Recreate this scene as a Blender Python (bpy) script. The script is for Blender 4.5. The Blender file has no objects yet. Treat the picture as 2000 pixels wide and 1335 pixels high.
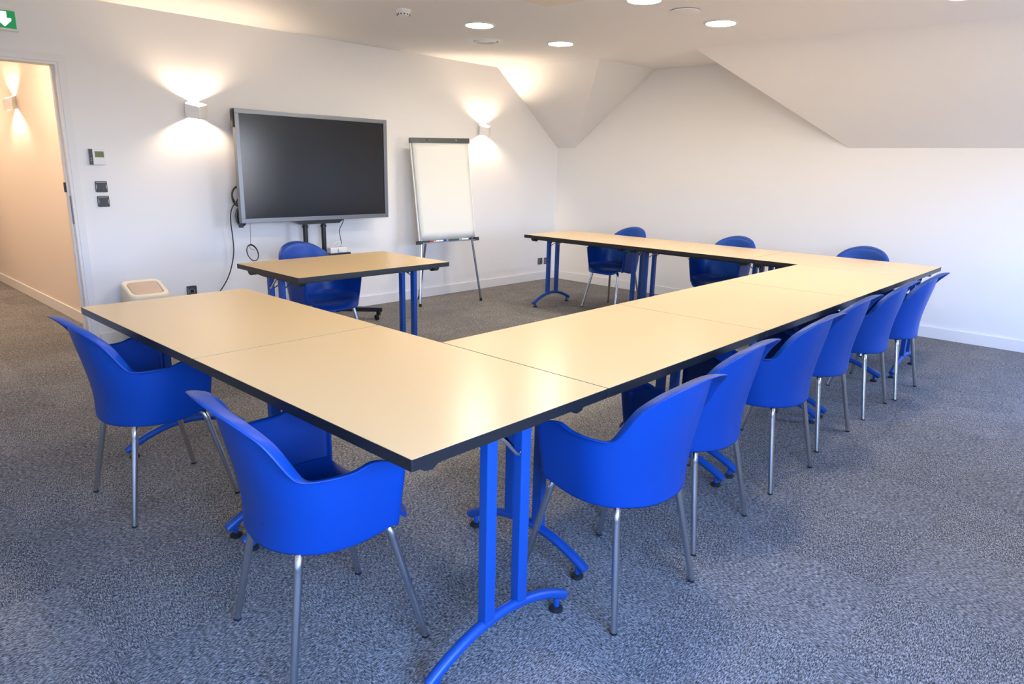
import bpy, bmesh, math, random
from mathutils import Vector, Matrix
random.seed(4)
PI = math.pi
scene = bpy.context.scene
COL = scene.collection

# ------------------------------------------------------------------ materials
def mat(name, color, rough=0.5, metal=0.0, spec=0.5, bump=0.0, bscale=200.0, coat=0.0, var=0.0, vscale=3.0, emit=None, estr=0.0):
    m = bpy.data.materials.new(name); m.use_nodes = True
    nt = m.node_tree; N = nt.nodes; L = nt.links
    b = N['Principled BSDF']
    b.inputs['Base Color'].default_value = (*color, 1)
    b.inputs['Roughness'].default_value = rough
    b.inputs['Metallic'].default_value = metal
    b.inputs['Specular IOR Level'].default_value = spec
    b.inputs['Coat Weight'].default_value = coat
    if emit:
        b.inputs['Emission Color'].default_value = (*emit, 1); b.inputs['Emission Strength'].default_value = estr
    tc = N.new('ShaderNodeTexCoord')
    if var > 0:
        n = N.new('ShaderNodeTexNoise'); n.inputs['Scale'].default_value = vscale; n.inputs['Detail'].default_value = 4
        L.new(tc.outputs['Object'], n.inputs['Vector'])
        mx = N.new('ShaderNodeMix'); mx.data_type = 'RGBA'
        mx.inputs['A'].default_value = (*[c*(1-var) for c in color], 1)
        mx.inputs['B'].default_value = (*[min(1, c*(1+var)) for c in color], 1)
        L.new(n.outputs['Fac'], mx.inputs['Factor']); L.new(mx.outputs['Result'], b.inputs['Base Color'])
    if bump > 0:
        n = N.new('ShaderNodeTexNoise'); n.inputs['Scale'].default_value = bscale; n.inputs['Detail'].default_value = 3
        L.new(tc.outputs['Object'], n.inputs['Vector'])
        bp = N.new('ShaderNodeBump'); bp.inputs['Strength'].default_value = bump; bp.inputs['Distance'].default_value = 0.002
        L.new(n.outputs['Fac'], bp.inputs['Height']); L.new(bp.outputs['Normal'], b.inputs['Normal'])
    return m

M = {}
M['wall'] = mat('white_wall_paint', (0.84, 0.825, 0.80), 0.85, spec=0.2, bump=0.15, bscale=140, var=0.01)
M['ceil'] = mat('white_ceiling_paint', (0.86, 0.84, 0.81), 0.9, spec=0.1, bump=0.1, bscale=120)
M['hallpaint'] = mat('peach_corridor_paint', (0.78, 0.70, 0.63), 0.85, spec=0.2, bump=0.1, bscale=140)
M['trim'] = mat('white_gloss_trim', (0.80, 0.785, 0.76), 0.45, spec=0.4)
M['plastic_blue'] = mat('blue_moulded_plastic', (0.001, 0.050, 0.29), 0.38, spec=0.35, bump=0.12, bscale=900)
M['steel_blue'] = mat('blue_powder_coated_steel', (0.005, 0.068, 0.31), 0.35, spec=0.5, bump=0.1, bscale=700)
M['chrome'] = mat('satin_chrome', (0.62, 0.62, 0.63), 0.22, metal=1.0)
M['chrome_bright'] = mat('bright_chrome', (0.8, 0.8, 0.8), 0.1, metal=1.0)
M['laminate'] = mat('pale_beech_yellow_laminate', (0.80, 0.58, 0.305), 0.25, spec=0.5, var=0.012, vscale=2.5, bump=0.04, bscale=300)
M['edge'] = mat('black_table_edging', (0.014, 0.014, 0.016), 0.38)
M['black_plastic'] = mat('black_plastic', (0.015, 0.015, 0.017), 0.45, bump=0.1, bscale=500)
M['black_metal'] = mat('black_coated_metal', (0.012, 0.012, 0.014), 0.35)
M['bezel'] = mat('silver_grey_bezel', (0.20, 0.215, 0.235), 0.34, metal=0.7)
M['screen'] = mat('matt_black_glass', (0.005, 0.006, 0.008), 0.18, spec=0.5)
M['white_plastic'] = mat('white_plastic', (0.80, 0.80, 0.78), 0.4)
M['cream_plastic'] = mat('cream_plastic', (0.80, 0.72, 0.56), 0.42, bump=0.05, bscale=400)
M['beige_plastic'] = mat('beige_plastic', (0.56, 0.42, 0.31), 0.45, var=0.03, vscale=20)
M['grey_plastic'] = mat('charcoal_plastic', (0.055, 0.058, 0.06), 0.35)
M['grey_light'] = mat('silver_grey_plastic', (0.36, 0.36, 0.36), 0.35)
M['lcd'] = mat('olive_display', (0.16, 0.18, 0.08), 0.3)
M['paper'] = mat('white_paper', (0.77, 0.765, 0.70), 0.75, spec=0.2)
M['clamp'] = mat('dark_grey_clamp', (0.065, 0.075, 0.08), 0.35, metal=0.3)
M['alu'] = mat('grey_aluminium', (0.17, 0.175, 0.18), 0.38, metal=0.9)
M['red'] = mat('red_plastic', (0.55, 0.03, 0.03), 0.4)
M['bluepen'] = mat('dark_blue_plastic', (0.02, 0.05, 0.35), 0.4)
M['greenpen'] = mat('dark_green_plastic', (0.01, 0.12, 0.06), 0.4)
M['rubber'] = mat('black_rubber', (0.01, 0.01, 0.01), 0.7)
M['lamp_body'] = mat('white_lamp_body', (0.78, 0.76, 0.73), 0.5)
M['sign_green'] = mat('green_sign_film', (0.0, 0.27, 0.075), 0.4, emit=(0.0, 0.35, 0.10), estr=0.35)
M['sign_white'] = mat('white_sign_symbol', (0.8, 0.8, 0.8), 0.4, emit=(0.85, 1.0, 0.9), estr=1.4)
M['glow'] = mat('lit_diffuser', (0.9, 0.9, 0.9), 0.5, emit=(1.0, 0.87, 0.70), estr=138.0)
M['glow_hall_added'] = mat('added_warm_diffuser', (0.9, 0.9, 0.9), 0.5, emit=(1.0, 0.74, 0.50), estr=240.0)  # warm emission for the corridor ceiling lights added as fill
M['frame_paint'] = mat('window_frame_paint', (0.75, 0.75, 0.74), 0.5)

def carpet():
    m = bpy.data.materials.new('grey_streaked_carpet_tile'); m.use_nodes = True
    nt = m.node_tree; N = nt.nodes; L = nt.links; b = N['Principled BSDF']
    b.inputs['Roughness'].default_value = 0.95; b.inputs['Specular IOR Level'].default_value = 0.1
    tc = N.new('ShaderNodeTexCoord')
    sp = N.new('ShaderNodeSeparateXYZ'); L.new(tc.outputs['Object'], sp.inputs[0])
    def mth(op, a=None, b_=None, va=0.0, vb=0.0):
        n = N.new('ShaderNodeMath'); n.operation = op
        n.inputs[0].default_value = va; n.inputs[1].default_value = vb
        if a is not None: L.new(a, n.inputs[0])
        if b_ is not None: L.new(b_, n.inputs[1])
        return n.outputs[0]
    fx = mth('FLOOR', mth('MULTIPLY', sp.outputs[0], vb=2.0)); fy = mth('FLOOR', mth('MULTIPLY', sp.outputs[1], vb=2.0))
    par = mth('PINGPONG', mth('ADD', fx, fy), vb=1.0)          # 0 / 1 quarter-turn layout
    inv = mth('SUBTRACT', None, par, va=1.0)
    u = mth('ADD', mth('MULTIPLY', sp.outputs[0], par), mth('MULTIPLY', sp.outputs[1], inv))
    v = mth('ADD', mth('MULTIPLY', sp.outputs[1], par), mth('MULTIPLY', sp.outputs[0], inv))
    def noise(su, sv, det, off, dist=0.0):
        cm = N.new('ShaderNodeCombineXYZ')
        L.new(mth('MULTIPLY', u, vb=su), cm.inputs[0]); L.new(mth('MULTIPLY', v, vb=sv), cm.inputs[1]); cm.inputs[2].default_value = off
        n = N.new('ShaderNodeTexNoise'); n.inputs['Scale'].default_value = 1.0; n.inputs['Detail'].default_value = det
        n.inputs['Roughness'].default_value = 0.6; n.inputs['Distortion'].default_value = dist
        L.new(cm.outputs[0], n.inputs['Vector']); return n.outputs['Fac']
    n1 = noise(380, 75, 2.0, 0.0, 0.25); n2 = noise(260, 95, 2.0, 7.3, 0.2); n3 = noise(5, 3, 3, 3.1)
    s = mth('ADD', mth('MULTIPLY', n1, vb=0.62), mth('MULTIPLY', n2, vb=0.38))
    # every tile a touch lighter or darker than the next
    cm = N.new('ShaderNodeCombineXYZ'); L.new(fx, cm.inputs[0]); L.new(fy, cm.inputs[1])
    wn = N.new('ShaderNodeTexWhiteNoise'); wn.noise_dimensions = '2D'; L.new(cm.outputs[0], wn.inputs['Vector'])
    s = mth('ADD', s, mth('MULTIPLY', mth('SUBTRACT', wn.outputs['Value'], vb=0.5), vb=0.02))
    s = mth('ADD', s, mth('MULTIPLY', mth('SUBTRACT', n3, vb=0.5), vb=0.05))
    r = N.new('ShaderNodeValToRGB'); e = r.color_ramp.elements
    e[0].position = 0.39; e[0].color = (0.036, 0.035, 0.035, 1)
    e[1].position = 0.62; e[1].color = (0.44, 0.428, 0.42, 1)
    k = r.color_ramp.elements.new(0.50); k.color = (0.158, 0.153, 0.151, 1)
    L.new(s, r.inputs[0]); L.new(r.outputs[0], b.inputs['Base Color'])
    bp = N.new('ShaderNodeBump'); bp.inputs['Strength'].default_value = 0.5; bp.inputs['Distance'].default_value = 0.003
    L.new(s, bp.inputs['Height']); L.new(bp.outputs['Normal'], b.inputs['Normal'])
    return m
M['carpet'] = carpet()

# ------------------------------------------------------------------ helpers
def link_mesh(name, bm, material, parent=None, smooth=False, auto=40):
    bmesh.ops.recalc_face_normals(bm, faces=bm.faces)
    me = bpy.data.meshes.new(name); bm.to_mesh(me); bm.free()
    mats = material if isinstance(material, (list, tuple)) else [material]
    for k in mats: me.materials.append(M[k])
    if smooth:
        for p in me.polygons: p.use_smooth = True
        try: me.set_sharp_from_angle(angle=math.radians(auto))
        except Exception: pass
    o = bpy.data.objects.new(name, me); COL.objects.link(o)
    if parent is not None: o.parent = parent
    return o
def tag(o, label=None, cat=None, group=None, kind=None):
    if label: o['label'] = label
    if cat: o['category'] = cat
    if group: o['group'] = group
    if kind: o['kind'] = kind
    return o
def empty(name, loc, rz, label, cat, group=None):
    o = bpy.data.objects.new(name, None); COL.objects.link(o)
    o.empty_display_size = 0.1; o.location = loc; o.rotation_euler = (0, 0, rz)
    return tag(o, label, cat, group)
def dup(root, loc, rz, label, group=None):
    r = root.copy(); COL.objects.link(r); r.location = loc; r.rotation_euler = (0, 0, rz); r['label'] = label
    if group: r['group'] = group
    for ch in list(root.children):
        c = ch.copy(); COL.objects.link(c); c.parent = r
        for g in list(ch.children):
            d_ = g.copy(); COL.objects.link(d_); d_.parent = c
    return r
def box(bm, x0, x1, y0, y1, z0, z1, bev=0.0, mi=0, mtx=None):
    r = bmesh.ops.create_cube(bm, size=1.0)
    vs = r['verts']
    for v in vs:
        v.co = Vector(((x0+x1)/2 + v.co.x*(x1-x0), (y0+y1)/2 + v.co.y*(y1-y0), (z0+z1)/2 + v.co.z*(z1-z0)))
    fs = set(f for v in vs for f in v.link_faces)
    if bev > 0:
        es = list(set(e for v in vs for e in v.link_edges))
        rr = bmesh.ops.bevel(bm, geom=es, offset=bev, segments=2, profile=0.7, affect='EDGES')
        fs = set(rr['faces']) | set(f for f in fs if f.is_valid)
        vs = list(set(v for f in fs for v in f.verts))
    for f in fs: f.material_index = mi
    if mtx is not None:
        for v in vs: v.co = mtx @ v.co
    return vs
def tube(bm, pts, rad, seg=14, cap=True, closed=False, mi=0):
    pts = [Vector(p) for p in pts]; n = len(pts)
    rads = rad if isinstance(rad, (list, tuple)) else [rad]*n
    rings = []; prev = None
    for i, p in enumerate(pts):
        if closed: t = (pts[(i+1) % n]-pts[i-1]).normalized()
        else: t = (pts[min(i+1, n-1)]-pts[max(i-1, 0)]).normalized()
        if prev is None:
            a = Vector((0, 0, 1)) if abs(t.z) < 0.9 else Vector((1, 0, 0))
            nr = t.cross(a).normalized()
        else: nr = (prev - t*prev.dot(t)).normalized()
        prev = nr; bn = t.cross(nr)
        rings.append([bm.verts.new(p + (nr*math.cos(2*PI*k/seg)+bn*math.sin(2*PI*k/seg))*rads[i]) for k in range(seg)])
    m_ = n if closed else n-1
    for i in range(m_):
        a, b = rings[i], rings[(i+1) % n]
        for k in range(seg):
            f = bm.faces.new((a[k], a[(k+1) % seg], b[(k+1) % seg], b[k])); f.material_index = mi
    if cap and not closed:
        bm.faces.new(rings[0][::-1]).material_index = mi; bm.faces.new(rings[-1]).material_index = mi
def smooth_path(ctrl, n=8, closed=False):
    P = [Vector(p) for p in ctrl]; out = []; m_ = len(P)
    rng = range(m_) if closed else range(m_-1)
    for i in rng:
        if closed: p0, p1, p2, p3 = P[i-1], P[i], P[(i+1) % m_], P[(i+2) % m_]
        else: p0, p1, p2, p3 = P[max(i-1, 0)], P[i], P[i+1], P[min(i+2, m_-1)]
        for k in range(n):
            t = k/n
            out.append(0.5*((2*p1)+(-p0+p2)*t+(2*p0-5*p1+4*p2-p3)*t*t+(-p0+3*p1-3*p2+p3)*t**3))
    if not closed: out.append(P[-1])
    return out
def lathe(bm, prof, c=(0, 0, 0), seg=40, mi=0):
    rings = []
    for r, z in prof:
        if r < 1e-6: rings.append([bm.verts.new((c[0], c[1], c[2]+z))])
        else: rings.append([bm.verts.new((c[0]+r*math.cos(2*PI*k/seg), c[1]+r*math.sin(2*PI*k/seg), c[2]+z)) for k in range(seg)])
    for a, b in zip(rings[:-1], rings[1:]):
        for k in range(seg):
            q = [a[k % len(a)], a[(k+1) % len(a)], b[(k+1) % len(b)], b[k % len(b)]]
            u = []
            for v in q:
                if v not in u: u.append(v)
            if len(u) >= 3: bm.faces.new(u).material_index = mi
def prism(bm, poly, z0, z1, mtx=None, mi=0):
    a = [bm.verts.new((x, y, z0)) for x, y in poly]; b = [bm.verts.new((x, y, z1)) for x, y in poly]
    fs = [bm.faces.new(a[::-1]), bm.faces.new(b)]
    n = len(poly)
    for i in range(n): fs.append(bm.faces.new((a[i], a[(i+1) % n], b[(i+1) % n], b[i])))
    for f in fs: f.material_index = mi
    if mtx is not None:
        for v in a+b: v.co = mtx @ v.co
def rrect(w, h, r, n=5, cx=0, cy=0):
    out = []
    for sx, sy, a0 in ((1, 1, 0), (-1, 1, 90), (-1, -1, 180), (1, -1, 270)):
        for k in range(n+1):
            a = math.radians(a0+90*k/n); out.append((cx+sx*(w/2-r)+r*math.cos(a), cy+sy*(h/2-r)+r*math.sin(a)))
    return out
def slab(bm, pts, thick, mi=0):
    """closed slab under/over a planar-ish polygon; thick along +z of world"""
    a = [bm.verts.new(p) for p in pts]; b = [bm.verts.new((p[0]+thick[0], p[1]+thick[1], p[2]+thick[2])) for p in pts]
    n = len(pts); bm.faces.new(a); bm.faces.new(b[::-1])
    for i in range(n): bm.faces.new((a[i], b[i], b[(i+1) % n], a[(i+1) % n]))

# ------------------------------------------------------------------ camera (calibrated)
F, YAW, PITCH, ROLL, HC = 1357.2331, -0.8223, -0.2474, 0.0234, 1.4104
def cam_axes():
    cy, sy, cp, sp = math.cos(YAW), math.sin(YAW), math.cos(PITCH), math.sin(PITCH)
    f = Vector((-sy*cp, cy*cp, sp)); r = Vector((cy, sy, 0)); u = r.cross(f)
    c, s = math.cos(ROLL), math.sin(ROLL)
    return c*r+s*u, -s*r+c*u, f
r_, u_, f_ = cam_axes()
cam = bpy.data.cameras.new('camera'); cam.sensor_width = 36.0; cam.lens = F/2000*36.0; cam.clip_start = 0.05
co = bpy.data.objects.new('camera', cam); COL.objects.link(co)
m3 = Matrix((r_, u_, -f_)).transposed(); co.matrix_world = Matrix.Translation((0, 0, HC)) @ m3.to_4x4()
scene.camera = co

# ------------------------------------------------------------------ room
XW, YW, ZC = 7.028, 5.818, 2.48
XL, YB = -1.2, -1.3
KZ = 1.645
DX0, DX1, DZ = 0.655, 1.575, 2.037   # doorway
def struct(name, bm, m, parent=None, label=None, smooth=False):
    o = link_mesh(name, bm, m, parent, smooth)
    if parent is None: o['kind'] = 'structure'
    if label: o['label'] = label
    return o
bm = bmesh.new(); box(bm, XL-0.1, XW+0.1, YB-0.1, 11.2, -0.1, 0.0); struct('floor', bm, 'carpet', label='grey streaked carpet tiles laid quarter turn over room and corridor')
bm = bmesh.new()
box(bm, XL-0.1, DX0, YW, YW+0.12, 0, 2.6); box(bm, DX0, DX1, YW, YW+0.12, DZ, 2.6); box(bm, DX1, XW+0.1, YW, YW+0.12, 0, 2.6)
struct('wall_back', bm, 'wall', label='white wall behind the screen and flip chart with the doorway')
bm = bmesh.new(); box(bm, XW, XW+0.12, YB-0.1, YW, 0, 2.6); struct('wall_right', bm, 'wall', label='long white wall with sloped ceiling above')
bm = bmesh.new(); box(bm, XL-0.12, XL, YB-0.1, YW, 0, 2.6); struct('wall_left', bm, 'wall', label='white side wall outside the view')
# wall behind the camera with two window openings
W1 = (-0.9, 1.45, 0.90, 2.15); W2 = (5.15, 6.3, 0.70, 1.95)
bm = bmesh.new()
box(bm, XL, W1[0], YB-0.12, YB, 0, 2.6); box(bm, W1[0], W1[1], YB-0.12, YB, 0, W1[2]); box(bm, W1[0], W1[1], YB-0.12, YB, W1[3], 2.6)
box(bm, W1[1], W2[0], YB-0.12, YB, 0, 2.6); box(bm, W2[0], W2[1], YB-0.12, YB, 0, W2[2]); box(bm, W2[0], W2[1], YB-0.12, YB, W2[3], 2.6)
box(bm, W2[1], XW, YB-0.12, YB, 0, 2.6)
struct('wall_front', bm, 'wall', label='white window wall behind the viewer')
for i, W in enumerate((W1, W2)):
    bm = bmesh.new(); t = 0.05
    for a in ((W[0], W[0]+t, W[2], W[3]), (W[1]-t, W[1], W[2], W[3]), (W[0]+t, W[1]-t, W[2], W[2]+t), (W[0]+t, W[1]-t, W[3]-t, W[3]),
              ((W[0]+W[1])/2-0.03, (W[0]+W[1])/2+0.03, W[2]+t, W[3]-t)):
        box(bm, a[0], a[1], YB-0.09, YB-0.03, a[2], a[3], 0.004)
    struct('window_%d' % (i+1), bm, 'frame_paint', label='white framed window behind the viewer')
# ceiling
bm = bmesh.new(); up = (0, 0, 0.1)
H1 = (6.05, 4.50, ZC); H2 = (6.05, 3.434, ZC)
slab(bm, [(XL, YB, ZC), (6.05, YB, ZC), H2, H1, (5.925, YW, ZC), (XL, YW, ZC)], up)
slab(bm, [H2, (XW, 3.39, ZC), (XW, 4.46, ZC), H1], up)
slab(bm, [(5.925, YW, ZC), H1, (XW, 5.55, KZ), (XW, YW, KZ)], up)
slab(bm, [H1, (XW, 4.46, ZC), (XW, 5.55, KZ)], up)
slab(bm, [H2, (XW, 2.304, KZ), (XW, 3.39, ZC)], up)
slab(bm, [(6.05, YB, ZC), (XW, YB, KZ), (XW, 2.304, KZ), H2], up)
struct('ceiling', bm, 'ceil', label='white ceiling with sloping roof faces meeting over the corner')
# corridor
CX = 1.772
bm = bmesh.new(); box(bm, CX, CX+0.1, YW+0.12, 11.2, 0, 2.45); struct('wall_corridor_right', bm, 'hallpaint', label='peach lit corridor wall seen through the doorway')
bm = bmesh.new(); box(bm, 0.2, 0.3, YW+0.12, 11.2, 0, 2.45); struct('wall_corridor_left', bm, 'hallpaint', label='corridor wall outside the view')
bm = bmesh.new(); box(bm, 0.2, CX+0.1, 11.1, 11.2, 0, 2.45); struct('wall_corridor_end', bm, 'hallpaint', label='corridor end wall outside the view')
bm = bmesh.new(); box(bm, 0.2, CX+0.1, YW+0.12, 11.2, 2.45, 2.55); struct('ceiling_corridor', bm, 'ceil', label='corridor ceiling')
# baseboards
def base(name, x0, x1, y0, y1, m='trim', label=None):
    bm = bmesh.new(); box(bm, x0, x1, y0, y1, 0.001, 0.1, 0.003); struct(name, bm, m, label=label)
base('baseboard_back', DX1+0.055, XW-0.013, YW-0.013, YW-0.0005, label='white baseboard along the screen wall')
base('baseboard_right', XW-0.013, XW-0.0005, YB+0.01, YW-0.001, label='white baseboard along the right wall')
base('baseboard_left', XL+0.0005, XL+0.013, YB+0.01, YW-0.02)
base('baseboard_corridor', CX-0.013, CX-0.0005, YW+0.13, 11.09, label='baseboard along the corridor wall')
# doorway frame
bm = bmesh.new(); t = 0.05
box(bm, DX1, DX1+t, YW-0.012, YW-0.0005, 0.001, DZ+t, 0.002)
box(bm, DX0-t, DX0, YW-0.012, YW-0.0005, 0.001, DZ+t, 0.002)
box(bm, DX0-t, DX1+t, YW-0.0125, YW-0.0005, DZ, DZ+t, 0.002)
box(bm, DX1-0.018, DX1-0.0005, YW-0.010, YW+0.125, 0.001, DZ-0.0005, 0.001)
box(bm, DX0+0.0005, DX0+0.018, YW-0.010, YW+0.125, 0.001, DZ-0.0005, 0.001)
box(bm, DX0+0.018, DX1-0.018, YW-0.010, YW+0.125, DZ-0.018, DZ-0.0005, 0.001)
box(bm, DX1-0.030, DX1-0.018, YW+0.04, YW+0.075, 0.001, DZ-0.018, 0.001)
door = struct('door_1', bm, 'trim', label='white door frame of the open doorway to the corridor')
bm = bmesh.new(); box(bm, DX1-0.021, DX1-0.0175, YW+0.006, YW+0.032, 0.93, 1.13, 0.001)
o = link_mesh('strike_plate', bm, 'alu', door)
bm = bmesh.new(); box(bm, DX1-0.042, DX1-0.0305, YW+0.045, YW+0.065, 1.155, 1.225, 0.003)
o = link_mesh('latch', bm, 'black_plastic', door)

# ------------------------------------------------------------------ tables
TL, TW, TZ = 1.1761, 0.7805, 0.75
TX, TY, PHI = 0.9323, 1.1725, 0.0049
def T(u, v):
    c, s = math.cos(PHI), math.sin(PHI)
    return (TX+c*u-s*v, TY+s*u+c*v)
def make_table():
    root = empty('folding_table', (0, 0, 0), 0, 'x', 'table')
    hl, hw = TL/2-0.0013, TW/2-0.0013
    bm = bmesh.new(); prism(bm, rrect(2*hl, 2*hw, 0.004, 2), TZ-0.031, TZ-0.0035)
    prism(bm, rrect(2*hl-0.0004, 2*hw-0.0004, 0.004, 2), TZ-0.0035, TZ-0.0008)
    ed = link_mesh('table_edge', bm, 'edge', root)
    bm = bmesh.new(); prism(bm, rrect(2*hl-0.003, 2*hw-0.003, 0.003, 2), TZ-0.0035, TZ)
    top = link_mesh('tabletop', bm, 'laminate', root)
    for s in (-1, 1):
        lx = s*(TL/2-0.066)
        for sy in (-1, 1):
            bm = bmesh.new()
            box(bm, lx-0.015, lx+0.015, sy*0.069-0.02, sy*0.069+0.02, 0.112, TZ-0.055, 0.003)
            link_mesh('leg_column', bm, 'steel_blue', root)
        # curved foot rail
        pts = []
        for k in range(-12, 13):
            y = k/12*0.292; z = 0.128-0.086*(abs(y)/0.292)**2
            pts.append((lx, y, z))
        bm = bmesh.new(); tube(bm, pts, 0.0175, 16)
        foot = link_mesh('foot_rail', bm, 'steel_blue', root, smooth=True, auto=60)
        for sy in (-1, 1):
            bm = bmesh.new(); y = sy*0.258
            lathe(bm, [(0, 0.0), (0.022, 0.0), (0.023, 0.004), (0.022, 0.010), (0.014, 0.014), (0.0095, 0.015)], (lx, y, 0.001), 24)
            lathe(bm, [(0.0095, 0.015), (0.0095, 0.052)], (lx, y, 0.001), 24, mi=1)
            bmesh.ops.remove_doubles(bm, verts=bm.verts, dist=0.0001)
            link_mesh('levelling_foot', bm, ['rubber', 'steel_blue'], foot, smooth=True)
        # black carrier under the top with hooked ends
        bm = bmesh.new()
        zt = TZ-0.0315
        prof = [(-0.33, zt), (-0.33, zt-0.016), (-0.315, zt-0.034), (-0.29, zt-0.038), (-0.27, zt-0.026), (-0.20, zt-0.020), (-0.12, zt-0.026),
                (0.12, zt-0.026), (0.20, zt-0.020), (0.27, zt-0.026), (0.29, zt-0.038), (0.315, zt-0.034), (0.33, zt-0.016), (0.33, zt)]
        mt = Matrix(((0, 0, 1, 0), (1, 0, 0, 0), (0, 1, 0, 0), (0, 0, 0, 1)))
        prism(bm, prof, lx-0.022, lx+0.022, mt)
        link_mesh('leg_carrier', bm, 'black_plastic', root)
        # chrome folding stays and the release lever
        for sy in (-1, 1):
            bm = bmesh.new(); tube(bm, [(lx-s*0.0155, sy*0.052, 0.625), (lx-s*0.17, sy*0.052, TZ-0.034)], 0.0038, 8)
            link_mesh('folding_stay', bm, 'chrome_bright', root, smooth=True)
        bm = bmesh.new()
        tube(bm, smooth_path([(lx+s*0.02, -0.052, TZ-0.05), (lx+s*0.022, -0.02, 0.672), (lx+s*0.024, 0.018, 0.632), (lx+s*0.02, 0.034, 0.630)], 6), 0.006, 10)
        link_mesh('release_lever', bm, 'chrome_bright', root, smooth=True)
    for sy in (-1, 1):
        bm = bmesh.new(); box(bm, -TL/2+0.1, TL/2-0.1, sy*0.30-0.012, sy*0.30+0.012, TZ-0.052, TZ-0.0315)
        link_mesh('stiffening_rail', bm, 'black_metal', root)
    return root
L2, W2_ = TL/2, TW/2
G_T = 'cream tables with black edges pushed together in a U'
tabs = [
 (T(W2_, L2), PHI-PI/2, 'nearest cream table with black edge at the front corner of the U', 0.0),
 (T(W2_, 1.5*TL), PHI-PI/2, 'cream topped table at the left end of the U nearest the doorway', 0.0),
 (T(TW+L2, W2_), PHI, 'cream table of the long row touching the nearest corner table', 0.0),
 (T(TW+1.5*TL, W2_), PHI, 'middle of the three cream tables in the long right row', 0.0),
 (T(TW+2.5*TL, W2_), PHI, 'cream table of the long row touching the far corner table', 0.0),
 (T(TW+3*TL+W2_, L2), PHI+PI/2, 'cream table at the far right corner of the U near the right wall', 0.0),
 (T(TW+3*TL+W2_, 1.5*TL), PHI+PI/2, 'middle table of the far row along the right wall', 0.0),
 (T(TW+3*TL+W2_, 2.5*TL), PHI+PI/2, 'last table of the far row, its free end pointing at the screen wall', 0.0),
]
t0 = make_table()
for i, (p, rz, lab, dz) in enumerate(tabs):
    if i == 0:
        t0.location = (p[0], p[1], 0); t0.rotation_euler = (0, 0, rz); t0['label'] = lab; t0['group'] = G_T
    else: dup(t0, (p[0], p[1], 0), rz, lab, G_T)
td = dup(t0, (2.677, 4.040, 0), -0.004, 'separate cream desk table standing alone in front of the screen')
del td['group']

# ------------------------------------------------------------------ chairs
CP = [0.2231, 0.1963, -0.2775, 0.1843, -0.0841, 1.3218, -1.7372, -0.0293, 0.1158, 0.0594, 0.8691, 0.0591,
      0.8248, 0.8036, 0.7423, 0.6232, 0.6227, 0.6227, 0.6388, 0.6089, 0.3802, 0.3875, 0.3856, 0.4102]
RS = [0, .15, .3, .42, .5, .58, .75, 1.0]; BS = [0, .35, .65, 1.0]
def interp(xs, ys, x):
    n = len(xs); h = [xs[i+1]-xs[i] for i in range(n-1)]; dl = [(ys[i+1]-ys[i])/h[i] for i in range(n-1)]
    m_ = [0.0]*n
    for i in range(1, n-1): m_[i] = 0 if dl[i-1]*dl[i] <= 0 else 2*dl[i-1]*dl[i]/(dl[i-1]+dl[i])
    m_[-1] = dl[-1]
    i = 0
    while i < n-2 and x > xs[i+1]: i += 1
    t = (x-xs[i])/h[i]
    return (2*t**3-3*t*t+1)*ys[i]+(t**3-2*t*t+t)*h[i]*m_[i]+(-2*t**3+3*t*t)*ys[i+1]+(t**3-t*t)*h[i]*m_[i+1]
def shell_pt(s, v, ext=0.0, drop=0.0):
    a0, a1, a2, b0, b1, b2, b3, yc, f0, f1, e, fl = CP[:12]
    S = abs(s); sg = 1 if s >= 0 else -1
    rz = interp(RS, CP[12:20], S); bz = interp(BS, CP[20:24], S)
    z = bz+(rz-drop-bz)*v; h = z-.4
    a = a0+a1*h+a2*h*h; b = b0+b1*h+b2*h*h+b3*h**3
    ph = min(S/.6, 1)*PI/2; st = max(0, min(1, (S-.6)/.4))
    x = (a+ext*math.sin(ph)*.3)*math.sin(ph)**e
    y = yc-(b+ext)*max(math.cos(ph), 0)**e+st*(f0+f1*h-yc)
    return Vector((sg*x, y, z))
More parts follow.
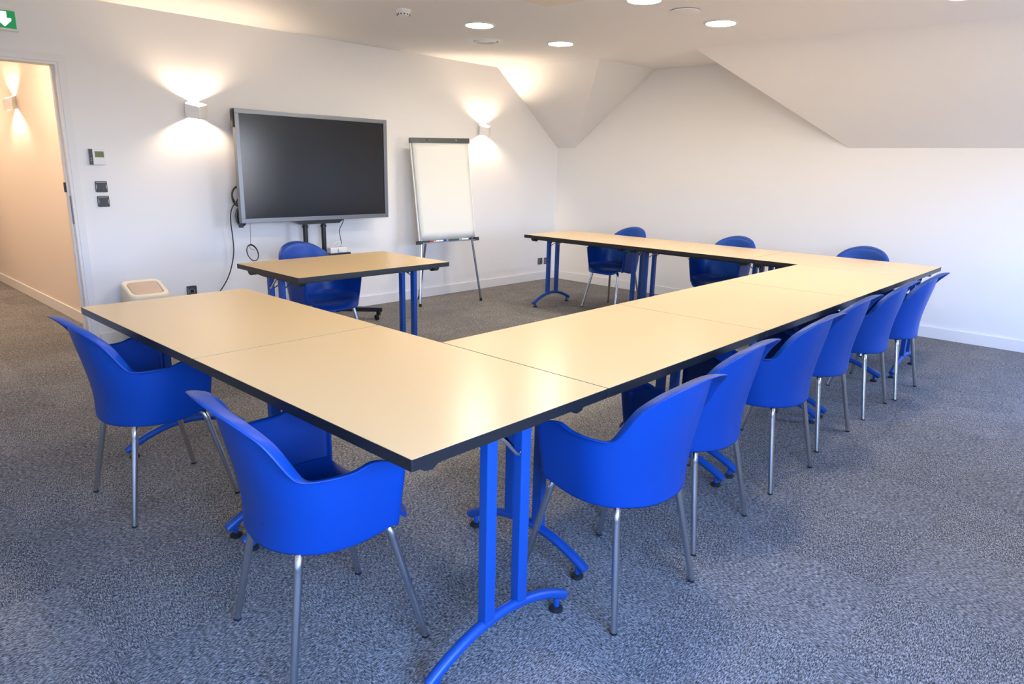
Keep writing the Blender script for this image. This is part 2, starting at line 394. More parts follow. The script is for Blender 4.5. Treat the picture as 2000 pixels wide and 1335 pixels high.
def make_chair():
    root = empty('tub_chair', (0, 0, 0), 0, 'x', 'chair')
    fl = CP[11]
    bm = bmesh.new(); NS = 64
    rows = [('b', k/11) for k in range(12)] + [('f', .25), ('f', .6), ('f', 1.0)]
    grid = []
    for kind, q in rows:
        row = []
        for j in range(NS+1):
            s = -1+2*j/NS
            w = max(0.0, math.cos(min(abs(s)/.6, 1)*PI/2))
            dr = 0.016*w
            if kind == 'b': p = shell_pt(s, q, 0, dr)
            else: p = shell_pt(s, 1.0, fl*q, dr*(1-q)**1.6)
            row.append(bm.verts.new(p))
        grid.append(row)
    for i in range(len(grid)-1):
        for j in range(NS): bm.faces.new((grid[i][j], grid[i][j+1], grid[i+1][j+1], grid[i+1][j]))
    # rolled front edge of both arms
    for sgn, j in ((-1, 0), (1, NS)):
        prevr = [grid[i][j] for i in range(12)]
        for (dx, dy) in ((-0.004, 0.010), (-0.013, 0.016)):
            nr = []
            for i, v0 in enumerate(prevr):
                b0 = grid[i][j].co; nr.append(bm.verts.new((b0.x+sgn*dx, b0.y+dy, b0.z-(0.012 if i < 2 else 0)*(1-i/2))))
            for i in range(11): bm.faces.new((prevr[i], prevr[i+1], nr[i+1], nr[i]))
            prevr = nr
    sh = link_mesh('shell', bm, 'plastic_blue', root, smooth=True, auto=75)
    md = sh.modifiers.new('thick', 'SOLIDIFY'); md.thickness = 0.0055; md.offset = 0
    sb = sh.modifiers.new('sub', 'SUBSURF'); sb.levels = 1; sb.render_levels = 1
    # seat: shallow bowl inside the shell, its front rolling down in a wide curve between the arms
    zr = 0.432; samp = []
    for k in range(61):
        S_ = k/60; bz_ = interp(BS, CP[20:24], S_); rz_ = interp(RS, CP[12:20], S_)
        p = shell_pt(S_, (zr-bz_)/(rz_-bz_)); samp.append((p.y, p.x))
    def half(y):
        for (ya, xa), (yb_, xb) in zip(samp[:-1], samp[1:]):
            if ya <= y <= yb_ and yb_ > ya: return xa+(xb-xa)*(y-ya)/(yb_-ya)
        return samp[-1][1]
    yb0 = samp[0][0]+0.008; ya1 = samp[-1][0]+0.004
    bm = bmesh.new(); NU, NV = 32, 34; NB = 18; g = []
    for i in range(NV+1):
        row = []
        for j in range(NU+1):
            u = -math.cos(PI*j/NU); au = abs(u); side = 0.030*au**7
            if i <= NB:
                q = math.sin(i/NB*PI/2)**1.0 if False else (1-math.cos(i/NB*PI/2)); y = yb0+(ya1-yb0)*q
                x = u*(half(y)-0.0065); z = 0.432-0.016*math.sin(PI*min(1, q*0.9+0.08))*(1-au**4)+side
                row.append(bm.verts.new((x, y, z)))
            else:
                t = (i-NB)/(NV-NB); yf = ya1+0.112*max(0.0, 1-au**2.4)**0.62
                hw_ = half(ya1)-0.0065
                y = ya1+(yf-ya1)*math.sin(t*PI/2); x = u*hw_*(1-0.05*t*t)
                z0 = 0.432-0.016*math.sin(PI*0.98)*(1-au**4)+side
                dz = 0.052*(1-math.cos(t*PI/2))**0.9
                row.append(bm.verts.new((x, y, z0-dz*(1-0.55*au**6)-0.012*t*au**2*(1-au**6))))
        g.append(row)
    for i in range(NV):
        for j in range(NU): bm.faces.new((g[i][j], g[i][j+1], g[i+1][j+1], g[i+1][j]))
    bmesh.ops.remove_doubles(bm, verts=bm.verts, dist=0.0002)
    se = link_mesh('seat', bm, 'plastic_blue', root, smooth=True, auto=80)
    md = se.modifiers.new('thick', 'SOLIDIFY'); md.thickness = 0.006; md.offset = -1
    # steel under-frame
    bm = bmesh.new()
    ring = smooth_path([(-.11, -.10, .402), (0, -.12, .402), (.11, -.10, .402), (.125, 0, .402), (.11, .08, .402), (0, .095, .402), (-.11, .08, .402), (-.125, 0, .402)], 4, closed=True)
    tube(bm, ring, 0.009, 10, closed=True)
    link_mesh('under_frame', bm, 'chrome', root, smooth=True)
    for sx, sy, tx, ty in ((-1, -1, .165, -.155), (1, -1, .165, -.155), (1, 1, .168, .125), (-1, 1, .168, .125)):
        bx, by = sx*.217, (-.212 if sy < 0 else .210)
        top = Vector((sx*tx, ty, 0.366)); bot = Vector((bx, by, 0.006))
        inn = Vector((sx*(tx-.058), ty*(0.66), 0.400)); mid = Vector((sx*(tx-.016), ty*0.92, 0.388))
        pts = [bot, bot.lerp(top, .33), bot.lerp(top, .66), bot.lerp(top, .93)]
        arc = smooth_path([bot.lerp(top, .93), top, mid, inn], 4)
        pts = pts[:-1]+arc
        n = len(pts); rads = [0.0105+0.0018*min(1, (p.z-0.006)/0.35) for p in pts]
        bm = bmesh.new(); tube(bm, pts, rads, 16)
        lg = link_mesh('leg', bm, 'chrome', root, smooth=True, auto=60)
        bm = bmesh.new(); lathe(bm, [(0, 0), (0.0102, 0), (0.0116, 0.002), (0.0116, 0.007), (0, 0.007)], (bx, by, 0.0005), 14)
        link_mesh('foot_cap', bm, 'rubber', lg, smooth=True)
    return root
# local +y is where the sitter faces
G_L = 'blue chairs on the left side of the U'; G_R = 'blue chairs along the long right row'; G_F = 'blue chairs along the right wall'
chairs = [
 (1.0106, 1.6960, -PI/2-0.1232, 'blue tub chair nearest the viewer at the front corner table', G_L),
 (1.0174, 2.9907, -PI/2+0.0131, 'blue tub chair at the left end of the U by the doorway', G_L),
 (1.8609, 1.2312, -0.0644, 'first and nearest blue tub chair of the long right row', G_R),
 (2.425, 1.301, 0.001, 'second blue tub chair from the front in the long right row', G_R),
 (3.144, 1.301, -0.036, 'third blue tub chair from the front in the long right row', G_R),
 (3.800, 1.337, -0.030, 'fourth blue tub chair from the front in the long right row', G_R),
 (4.492, 1.331, 0.003, 'fifth blue tub chair from the front in the long right row', G_R),
 (5.050, 1.301, -0.020, 'last and farthest blue tub chair of the long right row', G_R),
 (5.931, 4.109, 1.490, 'blue tub chair behind the far row nearest the wall corner', G_F),
 (5.958, 2.944, 1.547, 'middle of the three blue tub chairs behind the far row', G_F),
 (6.037, 1.833, 1.581, 'rightmost of the three blue tub chairs behind the far row', G_F),
 (2.754, 4.469, 3.198, 'blue tub chair tucked behind the separate desk before the screen', None),
]
c0 = make_chair()
for i, (x, y, a, lab, g) in enumerate(chairs):
    if i == 0:
        c0.location = (x, y, 0); c0.rotation_euler = (0, 0, a); c0['label'] = lab; c0['group'] = g
    else:
        c = dup(c0, (x, y, 0), a, lab, g)
        if g is None: del c['group']
    # the leg sets sit a touch off centre under the nearest three shells
    sh_ = {0: 0.014, 1: 0.016, 2: -0.018}.get(i, 0.0)
    for ch in (c0 if i == 0 else c).children:
        if ch.name.split('.')[0] in ('leg', 'under_frame'): ch.location.x = sh_

# ------------------------------------------------------------------ display on its trolley
TVY = 5.55; tx0, tx1, tz0, tz1 = 2.690, 4.172, 0.905, 1.806
tv = empty('television', ((tx0+tx1)/2, TVY, tz0), 0, 'large black flat screen in silver grey bezel on a trolley before the wall', 'television')
hw = (tx1-tx0)/2; hh = tz1-tz0
bm = bmesh.new()
bz = 0.036
box(bm, -hw, hw, 0, 0.045, hh-bz, hh, 0.003); box(bm, -hw, hw, 0, 0.045, 0, bz, 0.003)
box(bm, -hw, -hw+bz, 0, 0.045, bz, hh-bz, 0.002); box(bm, hw-bz, hw, 0, 0.045, bz, hh-bz, 0.002)
link_mesh('bezel', bm, 'bezel', tv)
bm = bmesh.new(); box(bm, -hw+bz-0.001, hw-bz+0.001, 0.010, 0.03, bz-0.001, hh-bz+0.001); link_mesh('screen', bm, 'screen', tv)
bm = bmesh.new(); box(bm, -hw+0.02, hw-0.02, 0.04, 0.075, 0.03, hh-0.03, 0.01); box(bm, -0.5, 0.5, 0.07, 0.10, 0.15, 0.75, 0.01); link_mesh('rear_housing', bm, 'black_plastic', tv)
bm = bmesh.new(); box(bm, -hw-0.014, -hw-0.0005, 0.01, 0.045, hh-0.145, hh-0.002, 0.003); link_mesh('pen_holder', bm, 'black_plastic', tv)
bm = bmesh.new(); box(bm, -hw-0.012, -hw+0.02, 0.012, 0.04, -0.035, -0.0005, 0.006); link_mesh('cable_plug', bm, 'black_plastic', tv)

ts = empty('television_trolley', (3.40, 5.60, 0), 0, 'black wheeled stand with twin posts carrying the large screen', 'tv stand')
bm = bmesh.new()
vv = [(-0.215, 0.905-0.0005), (0.28, 0.905-0.0005), (0.23, 0.872), (-0.165, 0.872)]
mt = Matrix(((1, 0, 0, 0), (0, 0, 1, 0), (0, 1, 0, 0), (0, 0, 0, 1)))
prism(bm, vv, -0.03, 0.04, mt); link_mesh('mounting_bracket', bm, 'black_metal', ts)
for dx in (-0.088, 0.098):
    bm = bmesh.new()
    lathe(bm, [(0, 0.10), (0.021, 0.10), (0.021, 0.835), (0.027, 0.838), (0.027, 0.852), (0.022, 0.856), (0.022, 0.873), (0, 0.873)], (dx, 0.03, 0), 20)
    link_mesh('post', bm, 'black_metal', ts, smooth=True)
bm = bmesh.new(); box(bm, -0.20, 0.25, -0.17, 0.12, 0.598, 0.614, 0.003); link_mesh('shelf', bm, 'black_metal', ts)
bm = bmesh.new(); box(bm, -0.13, 0.14, -0.03, 0.09, 0.085, 0.125, 0.004); link_mesh('base_hub', bm, 'black_metal', ts)
for (ex, ey) in ((0.40, -0.42), (-0.40, -0.42), (0.34, 0.16), (-0.34, 0.16)):
    sx = 1 if ex > 0 else -1
    a = Vector((0.06*sx, 0.03 if ey > 0 else -0.08, 0.10)); b = Vector((ex, ey, 0.10))
    d = (b-a); L_ = d.length; ang = math.atan2(d.y, d.x)
    mt = Matrix.Translation(a) @ Matrix.Rotation(ang, 4, 'Z')
    bm = bmesh.new(); box(bm, 0, L_, -0.025, 0.025, -0.02, 0.02, 0.003, mtx=mt)
    ft = link_mesh('base_foot', bm, 'black_metal', ts)
    cpos = a+d*((L_-0.035)/L_)
    bm = bmesh.new(); box(bm, cpos.x-0.012, cpos.x+0.012, cpos.y-0.018, cpos.y+0.018, 0.045, 0.079, 0.003)
    mt = Matrix.Translation((cpos.x-0.02, cpos.y, 0.0265)) @ Matrix.Rotation(PI/2, 4, 'Y')
    lathe_b = bmesh.new()
    lathe(bm, [(0, -0.01), (0.0255, -0.01), (0.0255, 0.01), (0, 0.01)], (0, 0, 0), 20)
    for v in bm.verts:
        if abs(v.co.z) < 0.0101 and v.co.xy.length < 0.03: v.co = mt @ v.co
    lathe_b.free()
    link_mesh('caster', bm, 'rubber', ft)
# white power block on the shelf
pb = empty('power_strip', (3.53, 5.47, 0.615), 0, 'small white multi socket power block on the trolley shelf', 'power strip')
bm = bmesh.new(); box(bm, -0.085, 0.09, -0.03, 0.03, 0.0, 0.05, 0.008); link_mesh('housing', bm, 'white_plastic', pb)
bm = bmesh.new(); box(bm, -0.01, 0.03, -0.045, -0.0305, 0.008, 0.042, 0.006); link_mesh('plug', bm, 'white_plastic', pb)
bm = bmesh.new(); tube(bm, smooth_path([(-0.05, 0, 0.052), (-0.03, 0.0, 0.085), (0.01, 0.0, 0.10), (0.035, 0, 0.085), (0.05, 0.0, 0.052)], 6), 0.004, 8); link_mesh('cord_loop', bm, 'white_plastic', pb, smooth=True)

def cable(name, pts, r, m, label, closed=False, extra=None, n=8):
    bm = bmesh.new(); tube(bm, smooth_path(pts, n, closed), r, 8, closed=closed)
    if extra:
        for e in extra: tube(bm, smooth_path(e[0], n, e[1]), r if len(e) < 3 else e[2], 8, closed=e[1])
    o = link_mesh(name, bm, m, None, smooth=True); tag(o, label, 'cable'); return o
# right hand power lead from the screen down to the power block
cable('power_cable', [(3.72, 5.63, 0.905), (3.69, 5.615, 0.86), (3.645, 5.60, 0.80), (3.64, 5.58, 0.74), (3.61, 5.52, 0.69), (3.585, 5.49, 0.667)], 0.0035, 'black_plastic',
      'thin black lead hanging from the screen to the white power block')
# left hand wall lead
cable('wall_lead', [(2.745, 5.66, 1.03), (2.705, 5.69, 1.05), (2.675, 5.70, 0.99), (2.672, 5.71, 0.90), (2.688, 5.73, 0.78), (2.695, 5.75, 0.64), (2.66, 5.77, 0.48), (2.60, 5.79, 0.36), (2.50, 5.80, 0.25), (2.38, 5.795, 0.20)], 0.0045, 'black_plastic',
      'long black lead running down the wall from behind the left of the screen')
def ring(cx, cy, cz, rx, rz, tilt=0.0, n=12, rot=0.0):
    out = []
    for k in range(n):
        a = 2*PI*k/n; x = rx*math.cos(a); z = rz*math.sin(a)
        out.append((cx+x*math.cos(rot)-z*math.sin(rot), cy+tilt*x, cz+x*math.sin(rot)+z*math.cos(rot)))
    return out
cable('coiled_lead', ring(2.725, 5.66, 1.12, 0.052, 0.08), 0.005, 'black_plastic', 'upper coil of black cable behind the left edge of the screen', True,
      [(ring(2.732, 5.668, 1.115, 0.05, 0.078), True), (ring(2.722, 5.652, 1.125, 0.046, 0.07, rot=0.2), True), ([(2.70, 5.655, 1.06), (2.735, 5.65, 1.13), (2.76, 5.66, 1.19)], False)])
cable('coiled_lead', ring(2.738, 5.65, 0.955, 0.042, 0.072), 0.008, 'black_plastic', 'lower thick coil of black cable behind the left edge of the screen', True,
      [(ring(2.744, 5.66, 0.955, 0.045, 0.078), True), (ring(2.748, 5.665, 0.950, 0.03, 0.06), True)])
cable('hanging_cable', ring(2.790, 5.60, 0.655, 0.046, 0.072, rot=0.35), 0.004, 'black_plastic', 'small ring of black cable dangling below the lower left screen corner', True,
      [(ring(2.792, 5.606, 0.652, 0.045, 0.070, rot=0.42), True), ([(2.772, 5.575, 0.904), (2.775, 5.585, 0.80), (2.776, 5.597, 0.725)], False, 0.0016), ([(2.76, 5.598, 0.72), (2.775, 5.596, 0.69), (2.81, 5.598, 0.675)], False, 0.002)])

# ------------------------------------------------------------------ flip chart
th = math.radians(-13); lam = math.radians(8)
ea = empty('flip_chart_easel', (4.8055, 5.3435, 0), th, 'grey metal flip chart easel standing right of the screen', 'easel')
mtl = Matrix.Rotation(-lam, 4, 'X')          # leaning plane: local x, z up the board
mroll = Matrix.Translation((0.017, 0, 0.66)) @ Matrix.Rotation(-0.026, 4, 'Y') @ Matrix.Translation((-0.017, 0, -0.66))
MB = mtl @ mroll
bm = bmesh.new(); box(bm, -0.318, 0.352, 0.004, 0.016, 0.655, 1.67, 0.002, mtx=MB); link_mesh('board', bm, 'white_plastic', ea)
bm = bmesh.new(); box(bm, -0.322, 0.356, -0.020, 0.016, 1.637, 1.687, 0.004, mtx=MB)
clampo = link_mesh('paper_clamp', bm, 'clamp', ea)
for cx in (-0.14, 0.19):
    bm = bmesh.new(); lathe(bm, [(0, -0.004), (0.008, -0.004), (0.008, 0.008), (0, 0.008)], (0, 0, 0), 14)
    for v in bm.verts: v.co = MB @ Matrix.Translation((cx, -0.024, 1.664)) @ Matrix.Rotation(PI/2, 4, 'X') @ v.co
    link_mesh('clamp_knob', bm, 'black_plastic' if cx < 0 else 'chrome_bright', clampo, smooth=True)
bm = bmesh.new(); box(bm, -0.325, 0.345, -0.052, 0.002, 0.642, 0.648, 0.001, mtx=MB); box(bm, -0.325, 0.345, -0.052, -0.049, 0.648, 0.652, 0.0008, mtx=MB)
link_mesh('pen_tray', bm, 'alu', ea)
for sx in (-0.325, 0.335):
    bm = bmesh.new(); box(bm, sx-0.02, sx+0.02, -0.053, 0.03, 0.636, 0.672, 0.004, mtx=MB); link_mesh('corner_bracket', bm, 'black_plastic', ea)
zc = math.cos(lam)
for x0, x1, m_ in ((-0.36, -0.20, 'chrome_bright'), (0.362, 0.20, 'alu')):
    bm = bmesh.new(); a = Vector((x0, 0, 0.012)); b = Vector((x1, 0.235, 1.64)); tube(bm, [a, b], 0.011, 12)
    lg = link_mesh('leg', bm, m_, ea, smooth=True)
    bm = bmesh.new(); lathe(bm, [(0, 0), (0.014, 0), (0.014, 0.03), (0.0115, 0.034)], (x0, 0, 0.001), 14); link_mesh('foot_cap', bm, 'rubber', lg)
bm = bmesh.new(); tube(bm, [(-0.19, 0.37, 0.012), (-0.02, 0.26, 1.62)], 0.011, 12); lg = link_mesh('leg', bm, 'alu', ea, smooth=True)
bm = bmesh.new(); lathe(bm, [(0, 0), (0.014, 0), (0.014, 0.03), (0.0115, 0.034)], (-0.19, 0.37, 0.001), 14); link_mesh('foot_cap', bm, 'rubber', lg)
# paper pad: hanging sheets, loose bottom edge
pad = empty('paper_pad', (4.8055, 5.3435, 0), th, 'pad of blank white flip chart paper hanging on the easel', 'paper pad')
bm = bmesh.new()
for k in range(5):
    y0 = 0.002-0.003*(k+1); z0 = 0.668+0.004*k
    NX, NZ = 12, 14; rows = []
    for i in range(NZ+1):
        z = z0+(1.637-z0)*i/NZ
        rows.append([bm.verts.new(MB @ Vector((-0.305+0.001*k+(0.640-0.002*k)*j/NX, y0-0.004*(1-i/NZ)**3*math.sin(j*0.9+k)-0.002*(k/4)*(1-i/NZ), z))) for j in range(NX+1)])
    for i in range(NZ):
        for j in range(NX): bm.faces.new((rows[i][j], rows[i][j+1], rows[i+1][j+1], rows[i+1][j]))
o = link_mesh('sheets', bm, 'paper', pad, smooth=True)
md = o.modifiers.new('thick', 'SOLIDIFY'); md.thickness = 0.0016
# markers in the tray
base_m = Matrix.Translation((4.8055, 5.3435, 0)) @ Matrix.Rotation(th, 4, 'Z') @ MB
def pen(x, capm, bodym, label, cap_left=False):
    e_ = empty('marker_pen', (0, 0, 0), 0, label, 'marker', 'markers in the easel tray')
    mt = base_m @ Matrix.Translation((x, -0.030, 0.6595)) @ Matrix.Rotation(PI/2, 4, 'Y')
    e_.matrix_world = mt
    bm = bmesh.new(); lathe(bm, [(0, -0.062), (0.0085, -0.062), (0.0095, -0.055), (0.0095, 0.02), (0, 0.02)], (0, 0, 0), 14); link_mesh('barrel', bm, bodym, e_, smooth=True)
    bm = bmesh.new(); lathe(bm, [(0, 0.0205), (0.0105, 0.0205), (0.0105, 0.055), (0.007, 0.060), (0, 0.060)], (0, 0, 0), 14); link_mesh('cap', bm, capm, e_, smooth=True)
pen(-0.235, 'red', 'black_plastic', 'red capped marker pen at the left end of the easel tray')
pen(-0.085, 'bluepen', 'white_plastic', 'marker with white barrel and blue cap in the easel tray')
pen(0.065, 'greenpen', 'clamp', 'marker with grey barrel and green cap in the easel tray')
pen(0.215, 'black_plastic', 'white_plastic', 'black capped marker with white barrel at the tray right end')

# ------------------------------------------------------------------ swing lid bin
bn = empty('waste_bin', (1.935, 5.665, 0), 0, 'cream plastic bin with beige swing lid against the wall by the doorway', 'bin')
def loft(bm, secs, capb=True, capt=True):
    rings = [[bm.verts.new(p) for p in s] for s in secs]
    for a, b in zip(rings[:-1], rings[1:]):
        n = len(a)
        for k in range(n): bm.faces.new((a[k], a[(k+1) % n], b[(k+1) % n], b[k]))
    if capb: bm.faces.new(rings[0][::-1])
    if capt: bm.faces.new(rings[-1])
    return rings
bm = bmesh.new()
secs = [[(x, y, z) for x, y in rrect(w, d, 0.04)] for w, d, z in ((0.24, 0.18, 0.001), (0.245, 0.185, 0.02), (0.275, 0.215, 0.34))]
loft(bm, secs); link_mesh('bin_body', bm, 'cream_plastic', bn, smooth=True)
def tilt(x, y, up): return 0.425+0.42*y+up
bm = bmesh.new()
so = rrect(0.296, 0.235, 0.05); s2 = rrect(0.288, 0.228, 0.05); si = rrect(0.228, 0.170, 0.035); si2 = rrect(0.222, 0.164, 0.035)
loft(bm, [[(x, y, 0.33) for x, y in so], [(x, y, 0.345) for x, y in so], [(x*.99, y*.99, tilt(x, y, 0)) for x, y in so], [(x, y, tilt(x, y, 0.014)) for x, y in s2],
          [(x, y, tilt(x, y, 0.022)) for x, y in rrect(0.262, 0.204, 0.045)], [(x, y, tilt(x, y, 0.018)) for x, y in si], [(x, y, tilt(x, y, 0.004)) for x, y in si2]], True, True)
link_mesh('lid_frame', bm, 'cream_plastic', bn, smooth=True, auto=50)
bm = bmesh.new()
loft(bm, [[(x, y, tilt(x, y, 0.005)) for x, y in rrect(0.219, 0.161, 0.033)], [(x, y, tilt(x, y, 0.017)) for x, y in rrect(0.218, 0.160, 0.033)], [(x, y, tilt(x, y, 0.021)) for x, y in rrect(0.19, 0.13, 0.025)]])
link_mesh('swing_flap', bm, 'beige_plastic', bn, smooth=True, auto=50)

# ------------------------------------------------------------------ wall fittings
def sconce(pos, rz, label, power, col):
    s = empty('wall_sconce', pos, rz, label, 'wall light', 'white up and down wall lights')
    # V fronted open tube, wall is local y=0, front is -y
    zb, zt = -0.052, 0.066
    bm = bmesh.new()
    P = [(-0.026, -0.001), (-0.084, -0.048), (-0.004, -0.098), (0.006, -0.098), (0.084, -0.048), (0.026, -0.001)]
    vb = [bm.verts.new((p[0], p[1], zb+0.22*p[1])) for p in P]; vt = [bm.verts.new((p[0], p[1], zt+0.45*p[1])) for p in P]
    for i in range(len(P)-1): bm.faces.new((vb[i], vb[i+1], vt[i+1], vt[i]))
    o = link_mesh('lamp_shade', bm, 'lamp_body', s); md = o.modifiers.new('thick', 'SOLIDIFY'); md.thickness = 0.004; md.offset = 1
    bm = bmesh.new(); box(bm, -0.021, 0.021, -0.010, -0.001, -0.03, 0.03, 0.002); link_mesh('back_plate', bm, 'lamp_body', s)
    bm = bmesh.new()
    lathe(bm, [(0, -0.02), (0.008, -0.018), (0.011, 0.0), (0.008, 0.018), (0, 0.02)], (0.0, -0.045, -0.008), 12)
    b_ = link_mesh('bulb', bm, 'glow_warm', s, smooth=True)
    return s
M['glow_warm'] = mat('lit_warm_bulb', (0.9, 0.9, 0.9), 0.5, emit=(1.0, 0.76, 0.54), estr=5200.0)
sconce((2.490, YW, 1.785), 0, 'left wall light glowing between the doorway and the screen', 8, None)
sconce((5.690, YW, 1.797), 0, 'right wall light glowing above the flip chart right corner', 8, None)
sconce((CX, 7.93, 1.87), -PI/2, 'wall light glowing on the peach corridor wall beyond the doorway', 8, None)

th_ = empty('thermostat', (1.7515, YW-0.0005, 1.408), 0, 'white wall thermostat with olive display above the two switches', 'thermostat')
bm = bmesh.new(); box(bm, -0.055, 0.055, -0.022, 0, -0.055, 0.055, 0.004); link_mesh('housing', bm, 'white_plastic', th_)
bm = bmesh.new(); box(bm, -0.0555, -0.030, -0.0245, -0.0205, -0.0555, 0.0555, 0.001); sd = link_mesh('side_strip', bm, 'grey_plastic', th_)
for z in (-0.012, -0.026):
    bm = bmesh.new(); box(bm, -0.046, -0.040, -0.026, -0.0246, z-0.003, z+0.003); link_mesh('button', bm, 'grey_light', sd)
bm = bmesh.new(); box(bm, -0.016, 0.044, -0.0235, -0.0215, -0.002, 0.040, 0.0005); link_mesh('display', bm, 'lcd', th_)
def switch(z, x, label):
    s = empty('light_switch', (x, YW-0.0005, z), 0, label, 'light switch', 'charcoal double switches')
    bm = bmesh.new(); prism(bm, rrect(0.080, 0.080, 0.008), 0, 0.008, Matrix.Rotation(PI/2, 4, 'X')); link_mesh('cover_plate', bm, 'grey_plastic', s)
    for sx in (-1, 1):
        bm = bmesh.new(); box(bm, min(sx*0.001, sx*0.027), max(sx*0.001, sx*0.027), -0.0125, -0.008, -0.028, 0.026, 0.002); link_mesh('rocker', bm, 'grey_plastic', s)
        bm = bmesh.new()
        pr = [(sx*0.036, 0.024), (sx*0.036, -0.026), (sx*0.028, 0.0)]
        prism(bm, pr, 0.008, 0.0105, Matrix.Rotation(PI/2, 4, 'X')); link_mesh('side_inlay', bm, 'grey_light', s)
    bm = bmesh.new(); box(bm, -0.034, 0.034, -0.0095, -0.008, 0.029, 0.034); link_mesh('top_inlay', bm, 'grey_light', s)
switch(1.196, 1.759, 'upper of the two charcoal switches under the thermostat')
switch(1.089, 1.762, 'lower of the two charcoal switches under the thermostat')
def socket(x, z, label, group=None):
    s = empty('power_socket', (x, YW-0.0005, z), 0, label, 'socket', group)
    bm = bmesh.new(); prism(bm, rrect(0.080, 0.080, 0.008), 0, 0.009, Matrix.Rotation(PI/2, 4, 'X')); link_mesh('cover_plate', bm, 'grey_plastic', s)
    bm = bmesh.new(); lathe(bm, [(0.018, 0.0), (0.021, 0.0), (0.021, 0.003), (0.018, 0.003)], (0, 0, 0), 24)
    for v in bm.verts: v.co = Matrix.Translation((0, -0.009, -0.004)) @ Matrix.Rotation(PI/2, 4, 'X') @ v.co
    link_mesh('socket_ring', bm, 'grey_light', s, smooth=True)
    bm = bmesh.new(); lathe(bm, [(0, 0.0), (0.0178, 0.0), (0.0178, 0.001), (0, 0.001)], (0, 0, 0), 24)
    for v in bm.verts: v.co = Matrix.Translation((0, -0.009, -0.004)) @ Matrix.Rotation(PI/2, 4, 'X') @ v.co
    link_mesh('socket_well', bm, 'rubber', s)
    bm = bmesh.new(); box(bm, -0.034, -0.030, -0.0105, -0.009, -0.03, 0.03); link_mesh('side_inlay', bm, 'grey_light', s)
socket(2.345, 0.352, 'charcoal socket low on the wall between bin and screen')
socket(6.752, 0.240, 'left one of the two charcoal sockets near the wall corner', 'charcoal sockets near the wall corner')
socket(6.872, 0.236, 'right one of the two charcoal sockets near the wall corner', 'charcoal sockets near the wall corner')

# exit sign
ex = empty('exit_sign', (1.185, YW-0.0005, 2.264), 0, 'lit green exit sign with white arrow high above the doorway', 'exit sign')
bm = bmesh.new(); box(bm, -0.185, 0.185, -0.045, 0, -0.068, 0.068, 0.008); link_mesh('housing', bm, 'white_plastic', ex)
bm = bmesh.new(); box(bm, -0.170, 0.170, -0.0475, -0.0445, -0.054, 0.054, 0.001); gp = link_mesh('green_panel', bm, 'sign_green', ex)
bm = bmesh.new()
arrow = [(0.088, 0.046), (0.122, 0.046), (0.122, 0.008), (0.145, 0.008), (0.145, -0.006), (0.105, -0.046), (0.065, -0.006), (0.065, 0.008), (0.088, 0.008)]
prism(bm, arrow, 0.0476, 0.0488, Matrix.Rotation(PI/2, 4, 'X'))
link_mesh('arrow', bm, 'sign_white', gp)

# ------------------------------------------------------------------ ceiling fittings
def downlight(x, y, label, z=None, gm='glow'):
    s = empty('downlight', (x, y, z or ZC), 0, label, 'ceiling light', 'round recessed ceiling lights')
    bm = bmesh.new(); lathe(bm, [(0.105, -0.002), (0.108, -0.010), (0.122, -0.008), (0.128, -0.0005), (0.105, -0.0005)], (0, 0, 0), 40)
    bm.faces.ensure_lookup_table()
    link_mesh('trim_ring', bm, 'white_plastic', s, smooth=True)
    bm = bmesh.new(); lathe(bm, [(0, -0.013), (0.08, -0.011), (0.1045, -0.006), (0.1045, -0.001), (0, -0.001)], (0, 0, 0), 40); link_mesh('diffuser', bm, gm, s, smooth=True)
downlight(4.10, 4.235, 'lit round ceiling light nearest the screen, beside the round vent')
downlight(5.115, 4.245, 'lit round ceiling light nearest the sloping ceiling corner')
downlight(5.115, 2.71, 'lit round ceiling light at the foot of the large roof slope')
downlight(4.15, 2.755, 'lit round ceiling light cut by the top edge of the photo')
downlight(5.20, 1.16, 'lit round ceiling light at the top right, just above the picture edge')
for x, y, lb in ((4.15, 1.2, 'added unseen ceiling light above the middle of the long row'), (2.15, 2.75, 'added unseen ceiling light above the open middle of the U'),
                 (2.15, 1.2, 'added unseen ceiling light above the nearest corner table')): downlight(x, y, lb)  # unseen lights added along the ceiling pattern to brighten the tables
for y, lb in ((6.75, 'added unseen corridor ceiling light just behind the doorway'), (8.9, 'added unseen corridor ceiling light farther down the corridor')): downlight(1.05, y, lb, 2.449, 'glow_hall_added')  # unseen lamps added to brighten and warm the corridor wall and carpet

vt = empty('ceiling_vent', (4.628, 4.70, ZC), 0, 'round white ceiling air vent with concentric rings', 'air vent')
bm = bmesh.new(); lathe(bm, [(0.112, -0.0005), (0.112, -0.010), (0.135, -0.008), (0.158, -0.0005)], (0, 0, 0), 44); link_mesh('outer_ring', bm, 'white_plastic', vt, smooth=True)
for r0 in (0.098, 0.080, 0.062, 0.044):
    bm = bmesh.new(); lathe(bm, [(r0, -0.002), (r0-0.004, -0.016), (r0-0.013, -0.017), (r0-0.008, -0.002), (r0, -0.002)], (0, 0, 0), 40); link_mesh('vent_cone', bm, 'white_plastic', vt, smooth=True)
bm = bmesh.new(); lathe(bm, [(0, -0.018), (0.022, -0.017), (0.024, -0.004), (0, -0.004)], (0, 0, 0), 30); link_mesh('centre_disc', bm, 'white_plastic', vt, smooth=True)
bm = bmesh.new(); lathe(bm, [(0, -0.001), (0.111, -0.001), (0.111, -0.0005), (0, -0.0005)], (0, 0, 0), 40); link_mesh('throat', bm, 'grey_light', vt)
bm = bmesh.new(); lathe(bm, [(0, -0.013), (0.092, -0.013), (0.100, -0.010), (0.100, -0.006), (0.085, -0.006), (0.085, -0.0005), (0, -0.0005)], (4.60, 2.71, ZC), 44)
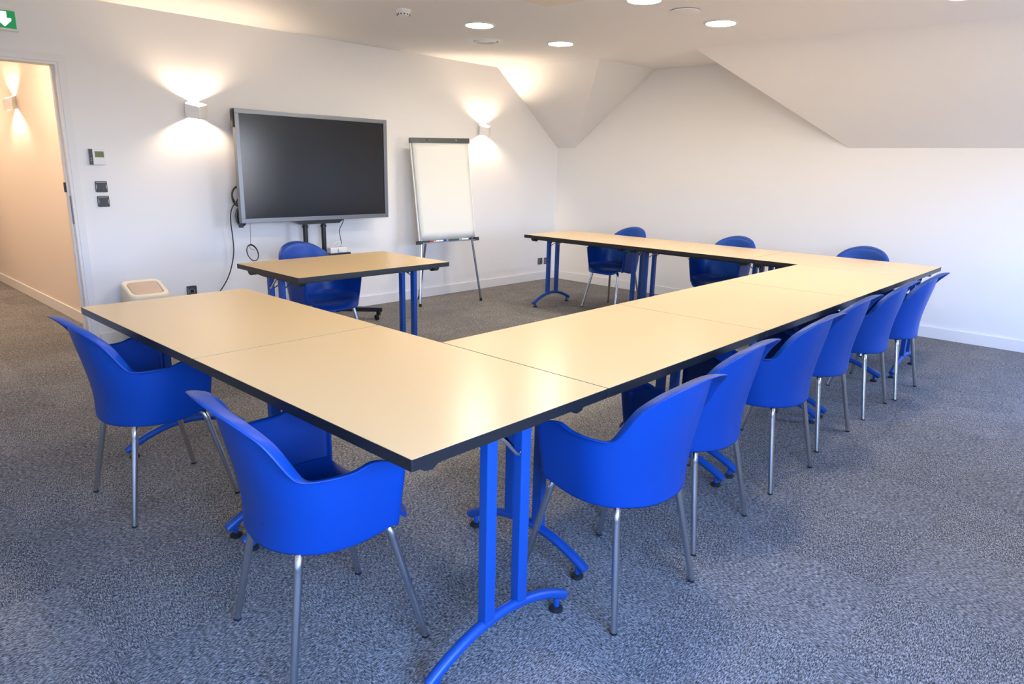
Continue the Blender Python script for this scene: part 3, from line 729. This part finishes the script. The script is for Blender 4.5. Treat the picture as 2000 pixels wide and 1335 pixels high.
tag(link_mesh('ceiling_cover', bm, 'ceil', None, smooth=True), 'plain round white cover disc on the ceiling between two lights', 'cover disc')
sm = empty('smoke_detector', (3.39, 4.285, ZC), 0, 'small white round smoke detector near the top of the photo', 'smoke detector')
bm = bmesh.new(); lathe(bm, [(0.055, -0.0005), (0.055, -0.012), (0.050, -0.018), (0, -0.018)], (0, 0, 0), 30); link_mesh('base', bm, 'white_plastic', sm, smooth=True)
bm = bmesh.new(); lathe(bm, [(0.048, -0.0185), (0.046, -0.030), (0.038, -0.042), (0.022, -0.046), (0, -0.046)], (0, 0, 0), 30); hd = link_mesh('sensor_head', bm, 'white_plastic', sm, smooth=True)
for k in range(12):
    a = 2*PI*k/12; bm = bmesh.new()
    box(bm, -0.004, 0.004, -0.0015, 0.0015, -0.007, 0.007, 0, mtx=Matrix.Rotation(a, 4, 'Z') @ Matrix.Translation((0, -0.0445, -0.033)) @ Matrix.Rotation(-0.5, 4, 'X'))
    link_mesh('slot', bm, 'rubber', hd)
cs = empty('ceiling_cassette', (3.585, 3.065, ZC), 0, 'cream square ceiling air unit, only its corner visible at the top', 'air conditioner')
bm = bmesh.new(); prism(bm, rrect(0.56, 0.56, 0.02), -0.022, -0.0005); link_mesh('frame', bm, 'cream_plastic', cs)
bm = bmesh.new(); prism(bm, rrect(0.42, 0.42, 0.02), -0.030, -0.0225); link_mesh('grille', bm, 'cream_plastic', cs)

# ------------------------------------------------------------------ light
SKY = 46.0
w = bpy.data.worlds.new('sky'); scene.world = w; w.use_nodes = True
NT = w.node_tree; bg = NT.nodes['Background']
wtc = NT.nodes.new('ShaderNodeTexCoord'); wsp = NT.nodes.new('ShaderNodeSeparateXYZ'); NT.links.new(wtc.outputs['Generated'], wsp.inputs[0])
wr = NT.nodes.new('ShaderNodeValToRGB'); NT.links.new(wsp.outputs[2], wr.inputs[0])
mp = NT.nodes.new('ShaderNodeMath'); mp.operation = 'MULTIPLY_ADD'; mp.inputs[1].default_value = 0.5; mp.inputs[2].default_value = 0.5
NT.links.new(wsp.outputs[2], mp.inputs[0]); NT.links.new(mp.outputs[0], wr.inputs[0])
e = wr.color_ramp.elements
e[0].position = 0.0; e[0].color = (0.17, 0.155, 0.13, 1)           # dark roofs and ground below the horizon
e[1].position = 1.0; e[1].color = (0.02, 0.27, 1.0, 1)
k = e.new(0.495); k.color = (0.20, 0.185, 0.16, 1)
k = e.new(0.505); k.color = (0.56, 0.60, 0.68, 1)
k = e.new(0.60); k.color = (0.25, 0.47, 0.95, 1)
NT.links.new(wr.outputs[0], bg.inputs[0]); bg.inputs[1].default_value = SKY
for W in (W1, W2):
    ld = bpy.data.lights.new('daylight_portal', 'AREA'); ld.shape = 'RECTANGLE'; ld.size = W[1]-W[0]; ld.size_y = W[3]-W[2]; ld.cycles.is_portal = True
    lo = bpy.data.objects.new('daylight_portal', ld); COL.objects.link(lo); lo.location = ((W[0]+W[1])/2, YB-0.13, (W[2]+W[3])/2); lo.rotation_euler = (PI/2, 0, 0)
    # area light faces -Z locally; +90deg about X turns it to +Y
scene.view_settings.view_transform = 'Standard'; scene.view_settings.look = 'None'
scene.view_settings.exposure = -0.07; scene.view_settings.gamma = 1.0; scene.view_settings.use_curve_mapping = False
